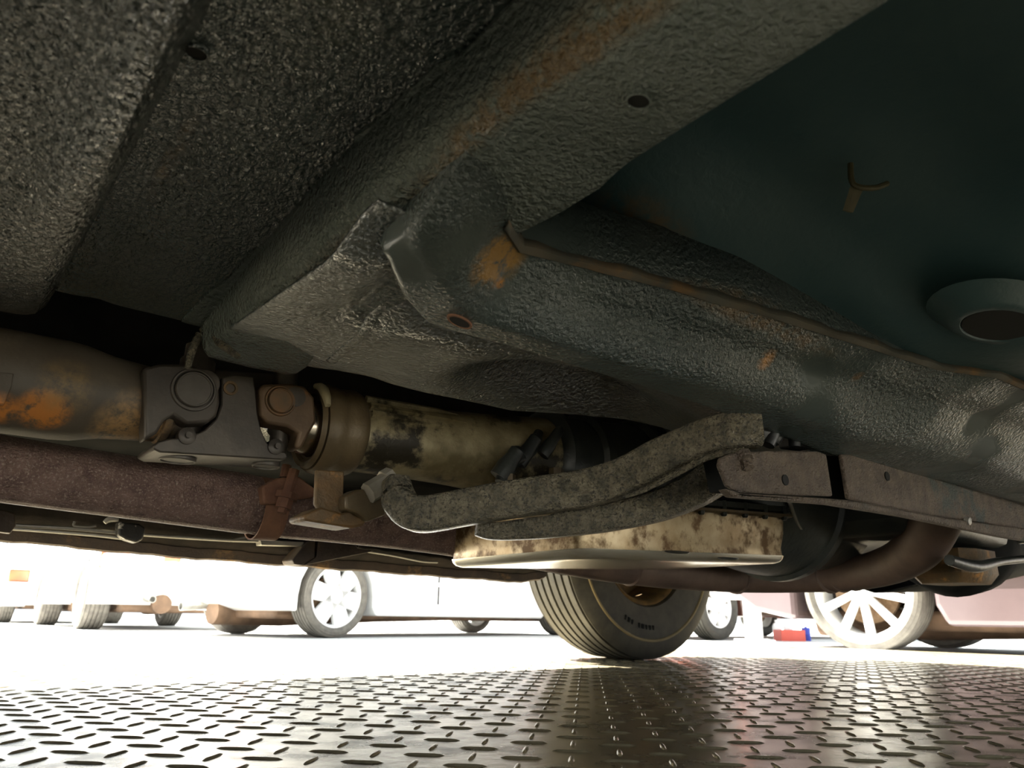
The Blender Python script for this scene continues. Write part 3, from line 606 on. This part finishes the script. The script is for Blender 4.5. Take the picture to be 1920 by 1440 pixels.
# --- front axle, diff, lower front dark forms
axl = part(MB().tube([(2.08,.0,.36),(2.08,.5,.36),(2.08,1.0,.35),(2.08,1.4,.35),(2.08,1.86,.375)], [.038,.038,.042,.04,.036], 20), 'front_axle', M['gear'], label='dark front axle tube')
part(MB().lathe(Vector((2.02,.80,.335)), (1,.0,0), [(-.17,.03),(-.15,.08),(-.10,.12),(0,.14),(.08,.13),(.13,.09),(.14,.02)], 32), 'differential', M['black_matte'], axl)
q = U(1790,1078,v=.72)
part(MB().rings([[Vector((q.x+cx,q.y+cy,z)) for cx,cy in ((-.09,-.05),(-.05,-.07),(.05,-.07),(.09,-.05),(.09,.05),(.05,.07),(-.05,.07),(-.09,.05))] for z in (q.z+.05,q.z+.0,)]+[[Vector((q.x+cx*.8,q.y+cy*.8,q.z-.02)) for cx,cy in ((-.09,-.05),(-.05,-.07),(.05,-.07),(.09,-.05),(.09,.05),(.05,.07),(-.05,.07),(-.09,.05))]]), 'engine_oil_pan', M['rustbr'], axl)
part(MB().tube([U(1780,1050,v=.60),U(1830,1062,v=.60),U(1880,1052,v=.60),U(1960,1045,v=.60)], [.010,.012,.008,.008], 10), 'tie_rod', M['gear'], axl)
rows = []
for k in range(25):
    t = k/24; x = 1640+t*400; y = interp([(1640,1112),(1720,1110),(1800,1104),(1860,1090),(1920,1064),(2040,1000)], x)
    q = U(x,y,v=1.05); rows.append([q+Vector((0,-.25,.12)),q+Vector((0,-.12,.02)),q+Vector((0,-.03,.001)),q,q+Vector((0,.03,.01)),q+Vector((0,.1,.08)),q+Vector((0,.12,.3))])
part(MB().grid(rows), 'skid_guard', M['black_matte'], axl, solid=.003)

part(MB().box((2.05,.82,.50),(1.0,1.3,.22)).box((1.75,.85,.40),(.5,.4,.2)), 'engine_block', M['gear'], axl, bevel=.03)
part(MB().box((-1.0,.85,.42),(.55,1.35,.32)), 'light_block_tank', M['black_matte'], bevel=.05)  # unseen box added to block light coming from the rear
part(MB().tube([(-.55,-.05,.39),(-.55,.7,.39),(-.55,.95,.39),(-.55,1.2,.39),(-.55,1.9,.39)], [.04,.045,.13,.045,.04], 16), 'rear_axle', M['gear'])  # unseen axle, added along with the box ahead to block rear light
# --- wheels
def make_tyre(mb, R, Wt, r_in, grooves=6, seg=96):
    h = Wt/2; pr_ = [(-h*.72,r_in),(-h*.9,r_in+.012),(-h*1.02,r_in+(R-r_in)*.45),(-h*1.0,r_in+(R-r_in)*.72),(-h*.93,R-.018),(-h*.86,R-.005)]
    n = grooves
    xs = fr(-h*.82,h*.82,n)
    for i in range(n):
        a, b = xs[i], xs[i+1]; g = (b-a)*.14
        pr_ += [(a+g,R-.0095),(a+g*1.15,R-.0008*abs(i-n/2)),(b-g*1.15,R-.0008*abs(i+1-n/2)),(b-g,R-.0095)]
    pr_ += [(h*.86,R-.005),(h*.93,R-.018),(h*1.0,r_in+(R-r_in)*.72),(h*1.02,r_in+(R-r_in)*.45),(h*.9,r_in+.012),(h*.72,r_in)]
    return mb.lathe((0,0,0),(0,1,0), pr_, seg, close=True)
WR, WW = .392, .25
def veh_wheel(u, v, side):
    wl = empty('wheel', Vector((u,v,WR))-ORI); wl.parent = car
    t = make_tyre(MB(), WR, WW, .205); 
    ty = t.build('tyre', M['tyre'], wl, angle=30)
    return wl, ty
wl, ty = veh_wheel(2.07, 1.945, 1)
wl['label'] = 'dusty off-road wheel with ribbed tread standing on the tread plate'
# raised ring and small illegible markings on the inner sidewall
h = WW/2
MB().lathe((0,0,0),(0,1,0), [(-h*1.0,.322),(-h*1.035,.325),(-h*1.035,.331),(-h*.97,.334)], 96, cap=False).build('sidewall_ring', mat('tan_sidewall_ring',(.17,.13,.06),(.22,.17,.08),20,.7), wl)
for k in range(9):
    if k == 3: continue
    a = math.radians(-118+3.6*k); r = .285; c = Vector((r*math.cos(a),-h*1.02,r*math.sin(a)))
    MB().box(c,(.009 if k%2 else .006,.004,.015), Matrix.Rotation(-(a+math.pi/2),3,'Y')).build('sidewall_marking', M['black_matte'], wl)
for k in range(4):
    a = math.radians(-28+9*k); r = .30; c = Vector((r*math.cos(a),-h*1.02,r*math.sin(a)))
    MB().box(c,(.018,.004,.024), Matrix.Rotation(-(a+math.pi/2),3,'Y')).build('sidewall_marking', M['black_matte'], wl)
MB().lathe((0,0,0),(0,1,0), [(-h*.80,.212),(-h*.84,.206),(-h*.78,.197),(-h*.6,.190),(-h*.2,.178),(h*.3,.176),(h*.35,.06),(h*.4,.055),(h*.42,.17),(h*.8,.205),(h*.84,.212)], 56, close=True).build('rim', M['rim'], wl)
MB().lathe((0,0,0),(0,1,0), [(-h*.55,.05),(-h*.5,.125),(-h*.42,.135),(-h*.05,.138),(0,.05)], 48, close=True).build('brake_drum', M['drum'], wl)
MB().lathe((0,0,0),(0,1,0), [(-h*1.2,.03),(-h*1.0,.05),(-h*.5,.06)], 24).build('hub', M['rim'], wl)
for u, v in ((2.07,-.05),(-.55,1.90),(-.55,-.05)):
    c2 = copy_tree(wl, car); c2.location = Vector((u,v,WR))-ORI; c2.rotation_euler = (0,0,0 if v > 1 else math.pi)
    if 'label' in c2: del c2['label']

# --- body shell above, which shades the floor
def side_poly(v):
    pts = [(-1.35,.45),(-.98,.45)]
    pts += [(-.55+.43*math.cos(a),.42+.43*math.sin(a)) for a in [math.pi*(1-k/10) for k in range(11)]]
    pts += [(-.1,.30),(1.55,.30),(1.62,.42)]
    pts += [(2.07+.45*math.cos(a),.42+.45*math.sin(a)) for a in [math.pi*(1-k/10) for k in range(11)]]
    pts += [(2.62,.45),(2.62,.95),(1.5,1.05),(1.1,1.60),(-1.3,1.62),(-1.38,.95)]
    return [Vector((u,v,z)) for u, z in pts]
part(MB().prism(side_poly(1.79), (0,.03,0)), 'body_side', M['body'])
part(MB().prism(side_poly(-.14), (0,-.03,0)), 'body_side', M['body'])
rows = [[Vector((u,v,z)) for v in (-.15,1.80)] for u, z in ((2.64,.42),(2.64,.95),(1.5,1.06),(1.1,1.61),(-1.3,1.63),(-1.38,.95),(-1.38,.42))]
part(MB().grid(rows), 'body_top', M['body'], solid=.01, smooth=False)
part(MB().box((.6,.82,.66),(3.9,1.88,.02)), 'light_block_sheet', M['black_matte'])  # unseen black sheet added above the floor panels to block light
part(MB().box((2.72,.82,.50),(.14,1.9,.16)), 'front_bumper', M['gear'], bevel=.02)
for v in (-.0,1.86):   # fender flares over the wide wheels
    part(MB().rings([[Vector((2.07+r*math.cos(a),vv_,.42+r*math.sin(a))) for a in [math.pi*k/12 for k in range(13)]] for r, vv_ in ((.45,v-.10),(.45,v+.18),(.48,v+.18),(.48,v-.10))], cap=False, close=True), 'fender_flare', M['black_matte'])
rows = []
for v in (-.15,.12):
    rows.append([Vector((u,v,z)) for u, z in ((-.98,.40),(-.1,.30),(1.5,.30),(1.6,.40))])

# ------------------------------------------------------------------ background
LOT = -.025
def lot(x, y): 
    p = Wd(U(x,y,z=LOT)); p.z = LOT; return p
def make_wheel(parent, loc, R, Wt, style, tyre_m, rim_m, face, rim_k=.68):
    """style: number of spokes; face = +1/-1, the outer side along local y"""
    wl = empty('wheel', loc); wl.parent = parent
    if face < 0: wl.rotation_euler = (0,0,math.pi)
    ri = R*rim_k; make_tyre(MB(), R, Wt, ri, 5, 64).build('tyre', tyre_m, wl, angle=30)
    h = Wt/2
    rim = MB().lathe((0,0,0),(0,1,0), [(-h*.8,ri*1.02),(-h*.7,ri*.93),(0,ri*.9),(h*.75,ri*.93),(h*.86,ri*.98),(h*.86,ri*1.03),(h*.7,ri*1.03)], 48, close=True)
    for k in range(style):
        a = 2*math.pi*k/style+.2; d = Vector((math.cos(a),0,math.sin(a))); t = Vector((-math.sin(a),0,math.cos(a))); wdt = ri*(.085 if style > 7 else .31)
        pts = [d*ri*.12-t*wdt*.8, d*ri*.94-t*wdt, d*ri*.94+t*wdt, d*ri*.12+t*wdt*.8]
        rim.prism([p+Vector((0,h*.55,0)) for p in pts], (0,h*.3,0))
    rim.lathe((0,h*.5,0),(0,1,0), [(0,ri*.24),(h*.38,ri*.24),(h*.45,ri*.18)], 24)
    rim.build('rim', rim_m, wl)
    MB().lathe((0,0,0),(0,1,0), [(-h*.2,ri*.7),(h*.1,ri*.7)], 32).build('brake_disc', M['drum'], wl)
    return wl
def make_car(name, label, origin, heading, paint, R=.30, Wt=.2, wb=2.6, track=1.45, spokes=6, sill=.20, rear_over=.8, front_over=.8, tyre_m=None, rim_m=None, lamp=True, exhaust=True, rim_k=.68, group=None, ubz=None):
    ubz = ubz or sill+.03
    """origin: ground point of the rear axle's right wheel; heading: direction of travel (world angle)"""
    root = empty(name, origin, heading, label=label, category='car')
    if group: root['group'] = group
    tyre_m = tyre_m or M['tyre_grey']; rim_m = rim_m or M['alloy']
    y0, y1 = -Wt*.5, track+Wt*.5
    for x in (0,wb):
        make_wheel(root,(x,0,R),R,Wt,spokes,tyre_m,rim_m,-1,rim_k); make_wheel(root,(x,track,R),R,Wt,spokes,tyre_m,rim_m,1,rim_k)
    ra = R*1.16
    def prof():
        pts = [(-rear_over,sill+.16),(-rear_over*.85,sill+.08),(-ra*1.0,sill+.02),(-ra,R*.7)]
        pts += [(ra*math.cos(a),R+ra*math.sin(a)) for a in [math.pi*(1-k/10) for k in range(11)]]
        pts += [(ra*1.0,R*.75),(ra*1.12,sill),(wb-ra*1.25,sill),(wb-ra,R*.75)]
        pts += [(wb+ra*math.cos(a),R+ra*math.sin(a)) for a in [math.pi*(1-k/10) for k in range(11)]]
        pts += [(wb+ra,R*.7),(wb+ra*1.05,sill+.02),(wb+front_over,sill+.08),(wb+front_over+.05,sill+.3),(wb+front_over-.05,.68),(wb-.1,.92),(wb-.75,1.36),(.3,1.40),(-.45,1.0),(-rear_over,.95),(-rear_over-.03,sill+.35)]
        return pts
    P = prof(); body = MB()
    body.prism([Vector((x,y0,z)) for x, z in P], (0,y1-y0,0))
    bo = body.build('body', paint, root, smooth=False, bevel=.03)
    ub = MB().box((wb/2,track/2,ubz),(wb+.7,track-.35,.12 if ubz > sill-.05 else .20))
    ub.build('underbody', M['underbody'], root, bevel=.03)
    MB().tube([(-.05,.1,R*.95),(-.05,track/2,R*.9),(-.05,track-.1,R*.95)], .05, 12).build('rear_axle', M['underbody'], root)
    MB().tube([(wb,.1,R*.9),(wb,track-.1,R*.9)], .04, 12).build('front_axle', M['underbody'], root)
    MB().tube([(-rear_over+.12,track*.62,ubz-.02),(.1,track*.62,ubz-.03),(1.0,track*.5,ubz-.04),(wb-.3,track*.5,ubz)], [.09,.09,.04,.04], 14).build('muffler', M['underbody'], root)
    if exhaust:
        MB().lathe((-rear_over+.15,track*.72,ubz+.03),(-1,0,-.05),[(0,.03),(.22,.033),(.22,.028),(.1,.026)],20,cap=False).build('tailpipe', M['line'], root)
    for y in (y0+.14,y1-.14):
        if lamp: MB().box((-rear_over-.02,y,.62),(.06,.24,.16)).build('tail_lamp', M['lamp_red'], root, bevel=.015)
    MB().box((-rear_over-.05,track/2,sill+.25),(.10,y1-y0-.05,.14)).build('rear_bumper', paint, root, bevel=.03)
    MB().box((wb+front_over+.06,track/2,sill+.22),(.10,y1-y0-.05,.16)).build('front_bumper', paint, root, bevel=.03)
    for y in (y0-.003,y1+.003):
        MB().prism([Vector((x,y,z)) for x, z in ((-.2,.98),(.35,1.32),(1.0,1.33),(1.0,.98))],(0,.006*(1 if y<0 else -1),0)).build('side_window', M['glass'], root, smooth=False)
        MB().prism([Vector((x,y,z)) for x, z in ((1.08,.98),(1.08,1.33),(wb-.78,1.30),(wb-.3,.98))],(0,.006*(1 if y<0 else -1),0)).build('side_window', M['glass'], root, smooth=False)
        MB().box((1.04,y,.62),(.012,.004,.72)).build('door_gap', M['black_matte'], root, smooth=False)
        MB().box((wb/2,y,.42),(wb-1.0,.02,.035)).build('side_moulding', paint, root, smooth=False)
    return root
H0 = math.pi/2-TH
# white car: nearest wheel at the far left-centre; the car runs forward-right, parallel to the vehicle
A = make_car('white_saloon', 'white car parked beyond the sill with six-spoke wheel, nearest on the left', lot(612,1196), H0+.20, M['white'], R=.295, Wt=.20, track=1.25, wb=2.9, front_over=.4, spokes=6, sill=.16, rear_over=.62, rim_k=.74)
# silver-rose car on the right, side towards the vehicle, running toward the right
D = make_car('rose_saloon', 'silver rose car with ten-spoke alloy wheel parked at the right', lot(1640,1222), H0-math.pi/2+.10, M['pink'], R=.345, Wt=.25, track=1.35, wb=2.7, spokes=10, sill=.15, rim_k=.78, lamp=True)

# white cars standing tail towards us at the left: origin is the rear right wheel
P = lot(163,1180)
make_car('white_hatchback', 'white car seen from behind with red tail lamps and tailpipe, left of the six-spoke wheel', P+UU*1.4, H0+math.pi/2, M['white'], R=.32, Wt=.23, track=1.4, spokes=6, sill=.36, rear_over=.55, ubz=.26)
make_car('white_hatchback', 'small white car at the left edge, farthest of the row', P+VV*4.7+UU*1.15, H0+math.pi/2, M['white'], R=.30, Wt=.21, track=1.4, spokes=6, sill=.22, rear_over=.6)
make_car('red_estate', 'red car behind the front wheel and the white stand', lot(1338,1200), H0, M['red'], R=.28, Wt=.19, track=1.2, wb=2.5, spokes=6, sill=.26, rear_over=.4, rim_k=.62, tyre_m=M['tyre'])
# white stand, crate, jugs and can on the lot
q = lot(1415,1206)
st = empty('white_stand', q, H0-.75, label='white steel T-shaped stand behind the front tyre', category='stand')
MB().box((0,0,.20),(.12,.10,.40)).build('post', M['white_post'], st, bevel=.008)
MB().box((-.08,0,.36),(.40,.14,.07)).build('crossbar', M['white_post'], st, bevel=.008)
MB().box((0,0,.015),(.26,.26,.03)).build('base', M['white_post'], st, bevel=.005)
q = lot(1481,1202)
cr_ = empty('red_crate', q, .1, label='small red plastic crate on the ground beside the blue can', category='crate')
MB().box((0,0,.008),(.22,.16,.016)).build('crate_base', M['redbox'], cr_)
for x, y, a, b in ((-.105,0,.012,.16),(.105,0,.012,.16),(0,-.075,.22,.012),(0,.075,.22,.012)):
    MB().box((x,y,.05),(a,b,.09)).build('crate_wall', M['redbox'], cr_)
for k, (dx, nm) in enumerate(((-.05,'left'),(.05,'right'))):
    jg = empty('white_jug', q+Vector((dx,.16,0)), 0, label='white plastic jug standing behind the red crate, on the %s' % nm, category='jug')
    MB().lathe((0,0,0),(0,0,1),[(0,.036),(.01,.04),(.12,.04),(.145,.03),(.155,.014),(.165,.014)],20).build('jug_body', M['white_post'], jg)
    MB().lathe((0,0,.165),(0,0,1),[(0,.016),(.014,.016)],16).build('cap', M['white_post'], jg)
cn = empty('blue_can', lot(1513,1202), 0, label='small blue can standing left of the ten-spoke wheel', category='can')
MB().lathe((0,0,0),(0,0,1),[(0,.036),(.004,.038),(.055,.038),(.058,.0395),(.062,.038),(.108,.038),(.112,.036)],24).build('can_body', M['blue'], cn)
MB().lathe((0,0,.112),(0,0,1),[(0,.034),(.004,.034),(.004,.012),(.014,.012)],20).build('lid', M['blue'], cn)
